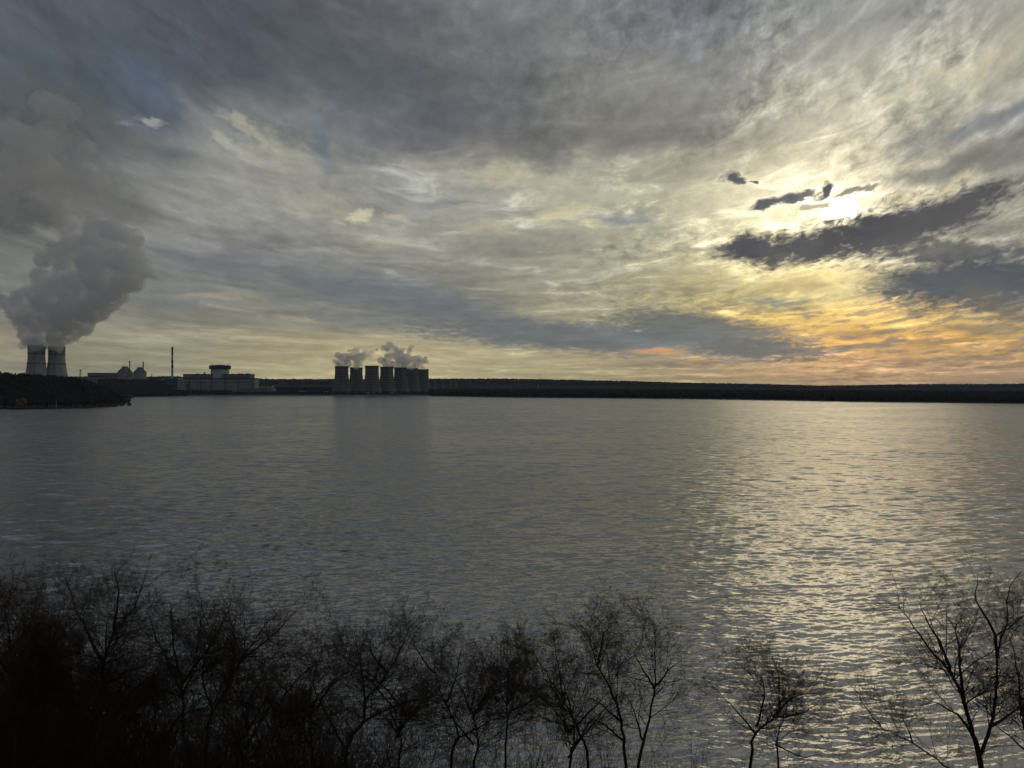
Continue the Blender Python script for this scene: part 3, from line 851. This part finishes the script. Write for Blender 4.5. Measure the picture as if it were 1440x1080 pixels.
m = MB(); zz = Z_(488.2, d) - 5; m.lathe([(3.3, zz - .6), (3.6, zz), (2.6, zz + 1.2), (.4, zz + 1.3)], 16); m.build('cap', M_STEEL, ch)

# --- pylons, masts, crane
def lattice(m, h, wb, wt, r, n=8):
    cs = [(-1, -1), (1, -1), (1, 1), (-1, 1)]
    for i in range(n):
        z0, z1 = h * i / n, h * (i + 1) / n
        w0 = wb + (wt - wb) * i / n; w1 = wb + (wt - wb) * (i + 1) / n
        for k in range(4):
            a, b = cs[k], cs[(k + 1) % 4]
            m.bar((a[0] * w0, a[1] * w0, z0), (a[0] * w1, a[1] * w1, z1), r)
            m.bar((a[0] * w0, a[1] * w0, z0), (b[0] * w1, b[1] * w1, z1), r * .7)
            m.bar((a[0] * w1, a[1] * w1, z1), (b[0] * w1, b[1] * w1, z1), r * .7)
def pylon(px, ytop, d, z0, lab, arms=3, name='pylon', cat='pylon', group='lattice power pylons', mat=M_STEEL):
    r = empty(name, (X_(px, d), d, z0), lab, cat, group)
    h = Z_(ytop, d) - z0
    m = MB(); lattice(m, h, h * .09 + .4, .6, .28); m.build('mast', mat, r)
    for k in range(arms):
        m = MB(); z = h * (.97 - .13 * k); w = 5.5 + 1.5 * (k == 1)
        m.bar((-w, 0, z), (0, 0, z + 1.5), .3); m.bar((w, 0, z), (0, 0, z + 1.5), .3); m.bar((-w, 0, z), (w, 0, z), .3)
        m.build('crossarm', mat, r)
    return r
M_GALV = new_mat('galvanised_steel', (.30, .31, .32), rough=.6, var=.15)
pylon(374, 530.2, 2900, 10, 'dark lattice pylon rising behind the pale flat roofed block')
pylon(413.2, 531.2, 2900, 8, 'taller dark lattice pylon standing behind the long blue roofed shed')
pylon(418.3, 535, 2880, 8, 'shorter dark lattice pylon close beside a taller one behind the blue roofed shed')
pylon(450, 536.5, 2900, 8, 'small dark lattice pylon behind the short blue shed near the end tower')
pylon(612, 535.5, 2700, 6, 'galvanised lattice pylon standing next to the last cooling tower', mat=M_GALV)
pylon(623, 538, 2750, 6, 'second galvanised lattice pylon out from the last cooling tower', mat=M_GALV)
pylon(634, 536.5, 2700, 6, 'third galvanised lattice pylon out from the last cooling tower', mat=M_GALV)
pylon(641, 539, 2760, 6, 'fourth, farthest out galvanised lattice pylon past the last cooling tower', mat=M_GALV)
pylon(757, 538.5, 3200, 8, 'lone faint pylon above the trees of the right shore', mat=M_GALV)
pylon(113, 520, 2100, 18, 'thin lattice mast above the headland wood beside the huge towers', arms=1, name='radio_mast', cat='mast', group=None)
pylon(213.3, 526, 2950, 14, 'short lattice mast on the skyline right of the conical domes', arms=1, name='radio_mast', cat='mast', group=None)
lp = empty('lamp_post', at(79, 571, 1135) - Vector((0, 0, .3)), 'thin pale lamp post at the waterside of the headland', 'lamp post')
lp.location.z = 1.2
m = MB(); m.bar((0, 0, -1), (0, 0, 12.5), .22, 6, .14); m.build('pole', M_WHITE, lp)
m = MB(); m.bar((0, 0, 12.4), (1.6, 0, 12.9), .12, 6); m.box(1.4, 2.4, -.25, .25, 12.75, 12.95); m.build('lamp_head', M_STEEL, lp)
d = 2560.0
cr = empty('harbour_crane', (X_(277.6, d), d, 2), 'dark slewing crane with a slanting jib in front of the reactor hall', 'crane')
m = MB(); lattice(m, 16, 2.6, 1.4, .35, 4); m.build('tower', M_STEEL, cr)
m = MB(); m.box(-2.2, 2.2, -2, 2, 16, 19.5); m.build('cab', M_NAVY, cr)
m = MB(); m.bar((1, 0, 18), (-4.5, -2, 41), .7, 4, .35); m.bar((1, 1, 18), (-4.5, -2, 41), .35); m.bar((2, 0, 19.5), (-4.5, -2, 41), .2); m.build('jib', M_STEEL, cr)
cr = empty('gantry_hoist', (X_(263.6, d), d, 2), 'dark T shaped gantry hoist at the left end of the reactor hall', 'crane')
m = MB(); lattice(m, 36, 2.2, 1.8, .5, 8); m.build('tower', M_STEEL, cr)
m = MB(); m.box(-5, 9, -1.3, 1.3, 36, 39); m.build('beam', M_STEEL, cr)
m = MB(); m.bar((7, 0, 36), (7, 0, 22), .25); m.build('hook_cable', M_STEEL, cr)

# --- stone embankment along the plant's shore
vs, fs = [], []
prof = [(-9, -2.0), (-1, 1.6), (0, 3.6), (4, 3.8), (5, 3.4), (30, 3.0)]
pxs = np.linspace(262, 606, 70)
for i, px in enumerate(pxs):
    s = interp(px, SHORE)
    for dy, z in prof:
        vs.append(((px - CX) / FOC * (s + dy), s + dy + 6, z + .25 * mnoise.noise(Vector((px * .3, dy, 0)))))
k = len(prof)
for i in range(len(pxs) - 1):
    for j in range(k - 1):
        fs.append((i * k + j, (i + 1) * k + j, (i + 1) * k + j + 1, i * k + j + 1))
em = link_mesh('embankment', vs, fs, M_STONE)
tag(em, kind='structure')

# ------------------------------------------------------------------ air and steam
def volume_mat(name, color, density, aniso=.2, breakup=None, soft=None):
    m = bpy.data.materials.new(name)
    m.use_nodes = True
    t = m.node_tree
    t.nodes.clear()
    N = Net(t)
    out = N.n('ShaderNodeOutputMaterial')
    v = N.n('ShaderNodeVolumePrincipled', {'Color': color, 'Anisotropy': aniso, 'Density': density})
    if breakup:
        sc, lo, hi = breakup
        pos = N.n('ShaderNodeNewGeometry').outputs['Position']
        f = N.noise(pos, sc, 4, .62, dist=.4)
        dn = N.rng(f, lo, hi, 0, density, 'LINEAR')
        t.links.new(dn, v.inputs['Density'])
    t.links.new(v.outputs[0], out.inputs['Volume'])
    return m

def steam(name, balls, mat, voxel, disp, scale, label, group=None):
    """a billowing mass grown from overlapping puffs; balls = (photo x, photo y, radius px, depth)"""
    bv, bf = ico(3)
    vs, fs = [], []
    k = 0
    for (px, py, r, d) in balls:
        c = at(px, py, d)
        rr = r * d / FOC * math.cos(math.atan((px - CX) / FOC)) ** .6
        vs.append(bv * np.array([rr, rr * .95, rr * .92]) + np.array(c[:])); fs.append(bf + k); k += len(bv)
    o = link_mesh(name, np.concatenate(vs), np.concatenate(fs), mat)
    md = o.modifiers.new('join', 'REMESH'); md.mode = 'VOXEL'; md.voxel_size = voxel
    for i, (s, a) in enumerate(((scale, disp), (scale * .45, disp * .6), (scale * .2, disp * .33))):
        tx = bpy.data.textures.new(name + '_billow', 'CLOUDS')
        tx.noise_scale = s; tx.noise_depth = 1; tx.noise_basis = 'ORIGINAL_PERLIN'
        dm = o.modifiers.new('billow', 'DISPLACE'); dm.texture = tx; dm.strength = a; dm.mid_level = .5; dm.texture_coords = 'GLOBAL'
    dg = bpy.context.evaluated_depsgraph_get()
    me = bpy.data.meshes.new_from_object(o.evaluated_get(dg))
    o.modifiers.clear()
    o.data = me
    me.name = name
    if not me.materials: me.materials.append(mat)
    return tag(o, label, 'steam plume', group)

random.seed(21)
def cluster(lst, n, d, spread, f0=.35, f1=.6):
    out = [(x, y, r, d + random.uniform(-1, 1) * spread) for x, y, r in lst]
    for x, y, r in lst:
        for _ in range(n):
            a = random.uniform(0, 6.283); q = r * random.uniform(.6, 1.0); rr = r * random.uniform(f0, f1)
            out.append((x + q * math.cos(a), y + q * math.sin(a) * .9, rr, d + random.uniform(-1, 1) * (spread + r * 1.5)))
    return out

G = 'steam rising from the cooling towers'
big = [(51, 487, 11), (80, 487, 10.5), (60, 478, 17), (42, 472, 17), (82, 474, 17), (100, 466, 17), (118, 458, 16), (38, 455, 20), (62, 448, 28), (95, 444, 28), (130, 436, 24),
       (148, 424, 22), (163, 412, 18), (20, 442, 14), (4, 424, 13), (-12, 412, 14), (30, 420, 17), (60, 415, 20), (110, 425, 24), (150, 402, 22), (172, 388, 22), (192, 382, 17), (165, 365, 22), (132, 392, 22),
       (85, 362, 20), (62, 366, 15), (92, 384, 18), (74, 347, 10), (88, 352, 12), (150, 345, 22), (175, 362, 18), (205, 384, 12), (190, 362, 18), (185, 400, 16), (206, 372, 9), (53, 434, 21), (66, 428, 18), (80, 404, 19), (156, 399, 15), (128, 372, 24), (148, 382, 24), (105, 400, 22), (60, 392, 18), (100, 340, 16), (185, 335, 18), (120, 352, 20), (118, 400, 17), (135, 325, 20), (160, 325, 20)]
m_big = volume_mat('steam_dense', (.985, .99, .998, 1), .045, .3, breakup=(.034, .33, .62))
steam('steam_plume', cluster(big, 4, 3100, 60, .28, .55), m_big, 8.0, 30, 50, 'great grey billowing steam plume pouring from the two huge left cooling towers')
up = [(110, 335, 26), (150, 300, 30), (100, 300, 28), (60, 290, 26), (20, 290, 26), (-20, 280, 30), (150, 262, 26), (100, 250, 34), (50, 240, 34), (0, 240, 34), (110, 205, 24), (70, 190, 30), (20, 190, 30),
      (65, 150, 22), (95, 160, 20), (190, 300, 18), (-40, 230, 30)]
m_up = volume_mat('steam_thin', (.93, .93, .93, 1), .0110, .15, breakup=(.008, .36, .64))
steam('steam_cloud', cluster(up, 2, 3150, 80), m_up, 16.0, 70, 110, 'thin dark steam cloud drifting high above the great billowing plume')
a_ = [(480, 515, 6), (501, 516, 5), (489, 512, 6), (480, 511, 7), (472, 510, 5), (486, 503, 8), (477, 500, 6), (497, 500, 8), (500, 494, 6), (508, 502, 7), (514, 497, 5), (490, 495, 4), (520, 503, 4), (503, 508, 7), (523, 495, 4), (530, 492, 3)]
m_mid = volume_mat('steam_wispy', (.96, .965, .975, 1), .050, .1, breakup=(.026, .34, .50))
steam('steam_plume', cluster(a_, 3, 2680, 18), m_mid, 3.6, 13, 20, 'small ragged steam plume over the two end towers of the row nearest the reactor', G)
b_ = [(544, 515, 6), (563, 516, 6), (579, 517, 5), (595, 518, 4), (553, 513, 6), (571, 513, 6), (587, 514, 5), (544, 510, 8), (536, 507, 6), (548, 499, 8), (541, 491, 6), (548, 485, 5), (560, 500, 9), (563, 509, 8), (572, 505, 8), (575, 494, 4), (578, 489, 4), (583, 507, 7), (592, 508, 6), (597, 506, 5), (602, 510, 3), (555, 489, 5), (566, 492, 4), (588, 502, 4)]
steam('steam_plume', cluster(b_, 3, 2780, 22), m_mid, 3.6, 13, 20, 'wider ragged steam plume over the four towers at the far end of the row', G)

HZ = bpy.data.materials.new('haze_air')
HZ.use_nodes = True
t = HZ.node_tree; t.nodes.clear(); N = Net(t)
v = N.n('ShaderNodeVolumePrincipled', {'Color': (.80, .88, 1.0, 1), 'Anisotropy': .0, 'Density': 2.3e-5})
t.links.new(v.outputs[0], N.n('ShaderNodeOutputMaterial').inputs['Volume'])
m = MB(); m.box(-7990, 7990, -200, 7990, -16, 1300)
tag(m.build('haze', HZ), kind='stuff')

# ------------------------------------------------------------------ bare trees on the bank
M_BARK = new_mat('dark_bark', (.040, .034, .029), var=.35, scale=2.5)
M_TWIG = new_mat('bare_twigs', (.060, .043, .032), var=.3, scale=1.5)
M_TWIG_R = new_mat('brown_twigs', (.070, .045, .028), var=.3, scale=1.5)

class Tubes:
    """many thin tapering tubes built in one go"""
    def __init__(self):
        self.g = {}
    def add(self, P, R, n):
        self.g.setdefault((len(P), n), []).append((P, R))
    def build(self, name, mat, parent):
        vs, fs, k0 = [], [], 0
        for (m, n), items in self.g.items():
            P = np.array([[tuple(q) for q in it[0]] for it in items], float)
            Rr = np.array([it[1] for it in items], float)
            T = np.gradient(P, axis=1)
            T /= np.linalg.norm(T, axis=2, keepdims=True) + 1e-9
            ref = np.where(np.abs(T[:, :1, 2:3]) < .8, np.array([[[0., 0., 1.]]]), np.array([[[1., 0., 0.]]]))
            A = np.cross(T, np.broadcast_to(ref, T.shape))
            A /= np.linalg.norm(A, axis=2, keepdims=True) + 1e-9
            B = np.cross(T, A)
            a = np.arange(n) * 2 * math.pi / n
            V = P[:, :, None] + Rr[:, :, None, None] * (np.cos(a)[None, None, :, None] * A[:, :, None] + np.sin(a)[None, None, :, None] * B[:, :, None])
            i = np.arange(m - 1)[:, None] * n + np.arange(n)[None]
            j = np.arange(m - 1)[:, None] * n + (np.arange(n)[None] + 1) % n
            F = np.stack([i, j, j + n, i + n], -1).reshape(-1, 4)
            F = F[None] + (np.arange(len(items)) * m * n)[:, None, None] + k0
            vs.append(V.reshape(-1, 3)); fs.append(F.reshape(-1, 4)); k0 += len(items) * m * n
        if not vs: return None
        V = np.concatenate(vs)
        if parent: V = V - np.array(parent.location[:])
        return link_mesh(name, V, np.concatenate(fs), mat, parent)

def grow(p, d, length, r, level, top, limbs, twigs, R, up):
    n = 6 if level == 1 else (5 if level == 2 else 4)
    step = length / (n - 1)
    P = [p.copy()]; d = d.normalized()
    for i in range(n - 1):
        wob = Vector((R.gauss(0, 1), R.gauss(0, 1), R.gauss(0, 1))) * (.16 if level < 3 else .24)
        d = (d + wob + Vector((0, 0, up * .14))).normalized()
        P.append(P[-1] + d * step)
    rad = [max(r * (1 - .75 * i / (n - 1)), .0035) for i in range(n)]
    (limbs if level < top - 1 else twigs).add(P, rad, 4 if level == 1 else 3)
    if level >= top: return
    cnt = max(2, int(length * {1: 4.6, 2: 6.0, 3: 7.0}.get(level, 5)))
    for c in range(cnt):
        t = R.uniform(.15, 1.0); i = min(int(t * (n - 1)), n - 2); f = t * (n - 1) - i
        q = P[i].lerp(P[i + 1], f)
        dd = (P[i + 1] - P[i]).normalized()
        side = dd.cross(Vector((R.gauss(0, 1), R.gauss(0, 1), R.gauss(0, 1)))).normalized()
        nd = (dd * R.uniform(.6, 1.1) + side * R.uniform(.5, 1.1) + Vector((0, 0, .12 * up))).normalized()
        grow(q, nd, length * R.uniform(.3, .62) * (1.15 - .5 * t), rad[i] * .62, level + 1, top, limbs, twigs, R, up)

def bank_z(x, y):
    return ground_z(math.hypot(x, y), math.atan2(x, y))

def bare_tree(depth, guides, r0, label, seed, top=4, up=.3, mat=None, dense=1.0, group='bare trees on the bank in front of the lake'):
    """guides: lists of photo points for the main limbs; the first one starts at the trunk's foot in the photo"""
    R = random.Random(seed)
    foot = at(*guides[0][0], depth)
    gz = bank_z(foot.x, foot.y)
    root = empty('bare_tree', (foot.x, depth, gz), label, 'tree', group)
    tr, limbs, twigs = Tubes(), Tubes(), Tubes()
    for gi, g in enumerate(guides):
        dd = 0.0; pts = []
        drift = R.uniform(-.5, .5) if gi else 0
        for i, (px, py) in enumerate(g):
            if i: dd += R.uniform(-.25, .25) + drift * .5
            pts.append(at(px, py, depth + dd))
        if gi == 0:
            pts = [Vector((foot.x + R.uniform(-.3, .3), depth, gz - .3))] + pts
        # smooth the limb
        Q = []
        m = len(pts)
        for i in range(m - 1):
            a, b, c, e = pts[max(i - 1, 0)], pts[i], pts[i + 1], pts[min(i + 2, m - 1)]
            for k in range(4):
                t = k / 4
                Q.append(.5 * ((2 * b) + (c - a) * t + (2 * a - 5 * b + 4 * c - e) * t * t + (3 * b - a - 3 * c + e) * t ** 3)
                         + Vector((R.gauss(0, 1), R.gauss(0, 1), R.gauss(0, 1))) * .025)
        Q.append(pts[-1])
        rs_ = r0 if gi == 0 else r0 * .62
        ln = len(Q)
        rad = [max(rs_ * (1 - .9 * (i / (ln - 1)) ** .8), .010) for i in range(ln)]
        tr.add([q[:] for q in Q], rad, 7)
        L = sum((Q[i + 1] - Q[i]).length for i in range(ln - 1))
        n = int(L * 2.8 * dense)
        s0 = .42 if gi == 0 else .12
        for c in range(n):
            t = R.uniform(s0, 1.0); i = min(int(t * (ln - 1)), ln - 2)
            dirn = (Q[i + 1] - Q[i]).normalized()
            side = dirn.cross(Vector((R.gauss(0, 1), R.gauss(0, 1), R.gauss(0, 1)))).normalized()
            nd = (dirn * R.uniform(.45, 1.0) + side * R.uniform(.55, 1.1)).normalized()
            bl = R.uniform(.7, 3.3) * (1.2 - .7 * t) * min(1.25, L / 5 + .45)
            grow(Q[i].copy(), nd, bl, max(rad[i] * .42, .009), 1, top, limbs, twigs, R, up)
    tr.build('trunk', M_BARK, root)
    limbs.build('branches', M_BARK, root)
    twigs.build('twigs', mat or M_TWIG, root)
    return root

TREES = [
 (31, [[(125, 1075), (140, 990), (147, 925), (160, 880), (190, 840), (205, 790)], [(147, 925), (125, 880), (108, 845), (92, 795)], [(160, 880), (166, 830), (161, 785)], [(143, 960), (180, 935), (215, 925)], [(135, 1020), (100, 970), (60, 915), (30, 905)]], .15,
  'large bare tree with the tallest spreading crown at the left of the bank'),
 (33, [[(268, 1075), (258, 1030), (257, 975), (240, 930), (222, 890), (210, 850)], [(257, 960), (245, 900), (238, 825)], [(257, 975), (275, 920), (285, 830)], [(258, 950), (300, 890), (330, 830)]], .13,
  'bare tree with upright fanning limbs just right of the tallest left-hand crown'),
 (32, [[(290, 1075), (295, 1010), (322, 955), (338, 920), (370, 870), (390, 850)], [(322, 955), (330, 890), (318, 830)], [(338, 920), (385, 880), (415, 845)], [(300, 1000), (285, 940), (300, 880)]], .12,
  'bare tree leaning right, its crown edge meeting open water left of the photo centre'),
 (29, [[(20, 1075), (25, 990), (15, 900), (5, 830)], [(25, 990), (50, 900), (45, 850)], [(22, 960), (-20, 880), (-30, 820)]], .14,
  'dense brown twigged tree filling the left edge of the bank'),
 (34, [[(75, 1075), (60, 1000), (52, 930), (62, 870)], [(60, 1000), (30, 950), (5, 955)], [(52, 930), (80, 890), (85, 860)]], .11,
  'smaller bare tree between the brown edge tree and the tallest left-hand crown'),
 (32, [[(484, 1075), (512, 1010), (514, 980), (545, 940), (565, 900), (577, 862)], [(514, 985), (508, 930), (498, 872)], [(512, 1010), (560, 985), (600, 974), (640, 972)], [(545, 940), (520, 900), (528, 880)], [(490, 1060), (460, 1000), (440, 950), (455, 900)]], .13,
  'bare tree with one spiky leader and a long low limb reaching right'),
 (34, [[(634, 1078), (645, 1030), (627, 985), (612, 940), (608, 890)], [(627, 985), (645, 930), (652, 885)], [(640, 1040), (690, 1010), (730, 990)], [(612, 940), (590, 910), (580, 885)]], .10,
  'slim bare tree whose low limb crosses towards the bottom centre trunk'),
 (35, [[(710, 1078), (712, 1030), (713, 985), (695, 950), (678, 905)], [(713, 985), (715, 940), (718, 895)], [(713, 985), (738, 940), (747, 890)], [(712, 1000), (755, 975), (785, 955)]], .09,
  'upright bare tree with a narrow fan crown at the bottom centre'),
 (33, [[(828, 1078), (812, 1020), (795, 985), (778, 955), (758, 920), (748, 905)], [(795, 985), (785, 930), (780, 895)], [(812, 1020), (775, 1010), (740, 990)]], .10,
  'thin bare tree leaning left just right of the bottom centre'),
 (32, [[(880, 1078), (872, 1010), (858, 960), (840, 925), (828, 885), (815, 865)], [(840, 925), (850, 880), (862, 862)], [(872, 1010), (845, 985), (825, 975)], [(878, 1040), (840, 1010), (800, 1000)]], .11,
  'bare tree with a long bare trunk leaning left, second from the open sunlit water'),
 (31, [[(898, 1078), (910, 1020), (920, 960), (922, 910), (918, 858)], [(920, 960), (900, 925), (888, 895)], [(920, 962), (940, 935), (960, 915)], [(905, 1040), (893, 1000), (880, 970)]], .11,
  'slim upright bare tree standing nearest the open sunlit water at centre right'),
 (30, [[(1056, 1078), (1063, 1030), (1092, 1000), (1095, 960), (1092, 920)], [(1063, 1030), (1035, 995), (1003, 958)], [(1092, 1000), (1115, 975), (1155, 965)], [(1063, 1020), (1075, 960), (1060, 930)], [(1085, 1005), (1125, 1000), (1150, 985)]], .10,
  'low gnarled bare tree alone against the sunlit water'),
 (31, [[(1094, 1078), (1091, 1045), (1100, 1010), (1130, 985)], [(1091, 1045), (1130, 1065), (1160, 1050)], [(1100, 1010), (1105, 985), (1098, 965)]], .07,
  'stunted bare sapling touching the low gnarled tree'),
 (29, [[(1378, 1078), (1367, 1030), (1356, 985), (1336, 935), (1310, 905), (1285, 870), (1262, 835)], [(1356, 985), (1350, 930), (1345, 880), (1330, 850)], [(1378, 1060), (1392, 1020), (1401, 960), (1403, 915), (1415, 860), (1420, 810), (1437, 786)],
       [(1403, 915), (1395, 870), (1372, 830), (1375, 795)], [(1392, 1020), (1420, 1000), (1450, 975)], [(1336, 935), (1325, 900), (1305, 860), (1290, 830)], [(1367, 1030), (1345, 1000), (1300, 975)]], .15,
  'tall bare tree with long upswept limbs near the right edge of the photo'),
 (30, [[(1352, 1110), (1325, 1075), (1285, 1045), (1240, 1020), (1212, 1000)], [(1240, 1020), (1215, 985), (1200, 960)], [(1285, 1045), (1270, 1010), (1250, 985)]], .07,
  'leaning bare sapling reaching left over the water beneath the tall right-hand tree'),
 (31, [[(1450, 1100), (1438, 1000), (1430, 930), (1418, 880)], [(1438, 1000), (1460, 920), (1455, 850)], [(1445, 1060), (1415, 1030), (1390, 1010)]], .10,
  'bare tree cut off by the right edge of the photo'),
]
for i, (dep, g, r0, lab) in enumerate(TREES):
    g = [[(x, y + .06 * (1075 - y)) for x, y in limb] for limb in g]
    bare_tree(dep, g, r0 * .85, lab, 100 + i, mat=M_TWIG_R if i == 3 else None, dense={3: 1.6, 13: .7, 10: .85, 9: .85}.get(i, 1.0))

# a second row lower down the bank, filling in behind
ROW2 = [(170, 925, 'set-back bare tree showing between the tallest left crown and its fanning neighbour'),
        (20, 880, 'set-back bare tree showing through the brown twigs at the left edge'),
        (95, 930, 'set-back bare tree low between the small tree and the tallest left crown'),
        (225, 960, 'set-back bare tree under the fanning left tree'),
        (345, 935, 'set-back bare tree under the tree that leans right'),
        (395, 915, 'set-back bare tree at the dip between the leaning tree and the spiky leader'),
        (440, 930, 'set-back bare tree just left of the spiky leader tree'),
        (560, 935, 'set-back bare tree beneath the spiky leader tree\'s long limb'),
        (665, 920, 'set-back bare tree between the slim tree and the fan crown'),
        (800, 940, 'set-back bare tree between the two left-leaning thin trees')]
for i, (px, yt, lab) in enumerate(ROW2):
    R = random.Random(400 + i)
    g = [[(px, 1090), (px + R.uniform(-12, 12), 1040), (px + R.uniform(-14, 14), 990), (px + R.uniform(-22, 22), yt)]]
    for k in range(5):
        y0 = R.uniform(985, 1065); s = (-1) ** k
        g.append([(px + R.uniform(-5, 5), y0), (px + s * R.uniform(20, 40), y0 - 40), (px + s * R.uniform(45, 85), (y0 - 40 + yt) / 2 - R.uniform(0, 15))])
    bare_tree(38, g, .10, lab, 500 + i, dense=.8)

# thicket of thin stems on the bank
und = Tubes()
R = random.Random(77)
for _ in range(1600):
    px = R.random() ** 1.35 * 620 - 60 if R.random() < .75 else R.uniform(-60, 1500)
    dep = R.uniform(29, 46)
    x = (px - CX) / FOC * dep
    z = bank_z(x, dep)
    top_z = CAM_H - (interp(px, [(-60, 850), (90, 915), (300, 950), (500, 955), (700, 965), (900, 990), (1000, 1050), (1250, 1075), (1500, 1040)]) + R.random() ** .7 * 90 - HY) / FOC * dep
    L = min(max(top_z - z, 1.5), 11)
    base = Vector((x, dep, z - .2))
    for s in range(3):
        d_ = Vector((R.gauss(0, .3), R.gauss(0, .2), 1)).normalized()
        ln_ = L * R.uniform(.5, 1.05)
        P = [base]
        for k in range(5):
            d_ = (d_ + Vector((R.gauss(0, .12), R.gauss(0, .1), .02))).normalized()
            P.append(P[-1] + d_ * ln_ / 5)
        und.add([p[:] for p in P], [.018 * (1 - .8 * k / 5) for k in range(6)], 3)
        for c in range(9):
            i_ = R.randint(1, 4)
            nd = (d_ + Vector((R.gauss(0, .6), R.gauss(0, .5), .2))).normalized()
            q = P[i_].lerp(P[i_ + 1], R.random())
            l2 = ln_ * R.uniform(.12, .32)
            e_ = q + nd * l2
            mid = q.lerp(e_, .5) + Vector((R.gauss(0, .04), 0, R.gauss(0, .04)))
            und.add([q[:], mid[:], e_[:]], [.008, .006, .003], 3)
            for k in range(2):
                e2 = mid + (nd + Vector((R.gauss(0, .5), R.gauss(0, .5), .3))).normalized() * l2 * .5
                und.add([mid[:], e2[:]], [.005, .003], 3)
tag(und.build('undergrowth', M_TWIG, None), 'tangled dark thicket of thin bare stems covering the bank below the trees', 'undergrowth', kind='stuff')
# dead grass on the bank
gv, gf = [], []
R2 = np.random.default_rng(9)
n = 60000
gx = R2.uniform(-32, 34, n); gy = R2.uniform(12, 56, n)
gz = np.array([bank_z(a, b) for a, b in zip(gx, gy)])
hh = R2.uniform(.15, .55, n); an = R2.uniform(0, 6.28, n); lx = R2.normal(0, .15, n); ly = R2.normal(0, .15, n)
w = .012
V = np.stack([np.stack([gx - w * np.cos(an), gy - w * np.sin(an), gz - .03], -1), np.stack([gx + w * np.cos(an), gy + w * np.sin(an), gz - .03], -1), np.stack([gx + lx, gy + ly, gz + hh], -1)], 1).reshape(-1, 3)
tag(link_mesh('grass', V, np.arange(3 * n).reshape(-1, 3), new_mat('dead_grass', (.075, .06, .035), var=.4, scale=.7)), 'dead grass on the bank under the bare trees', 'grass', kind='stuff')
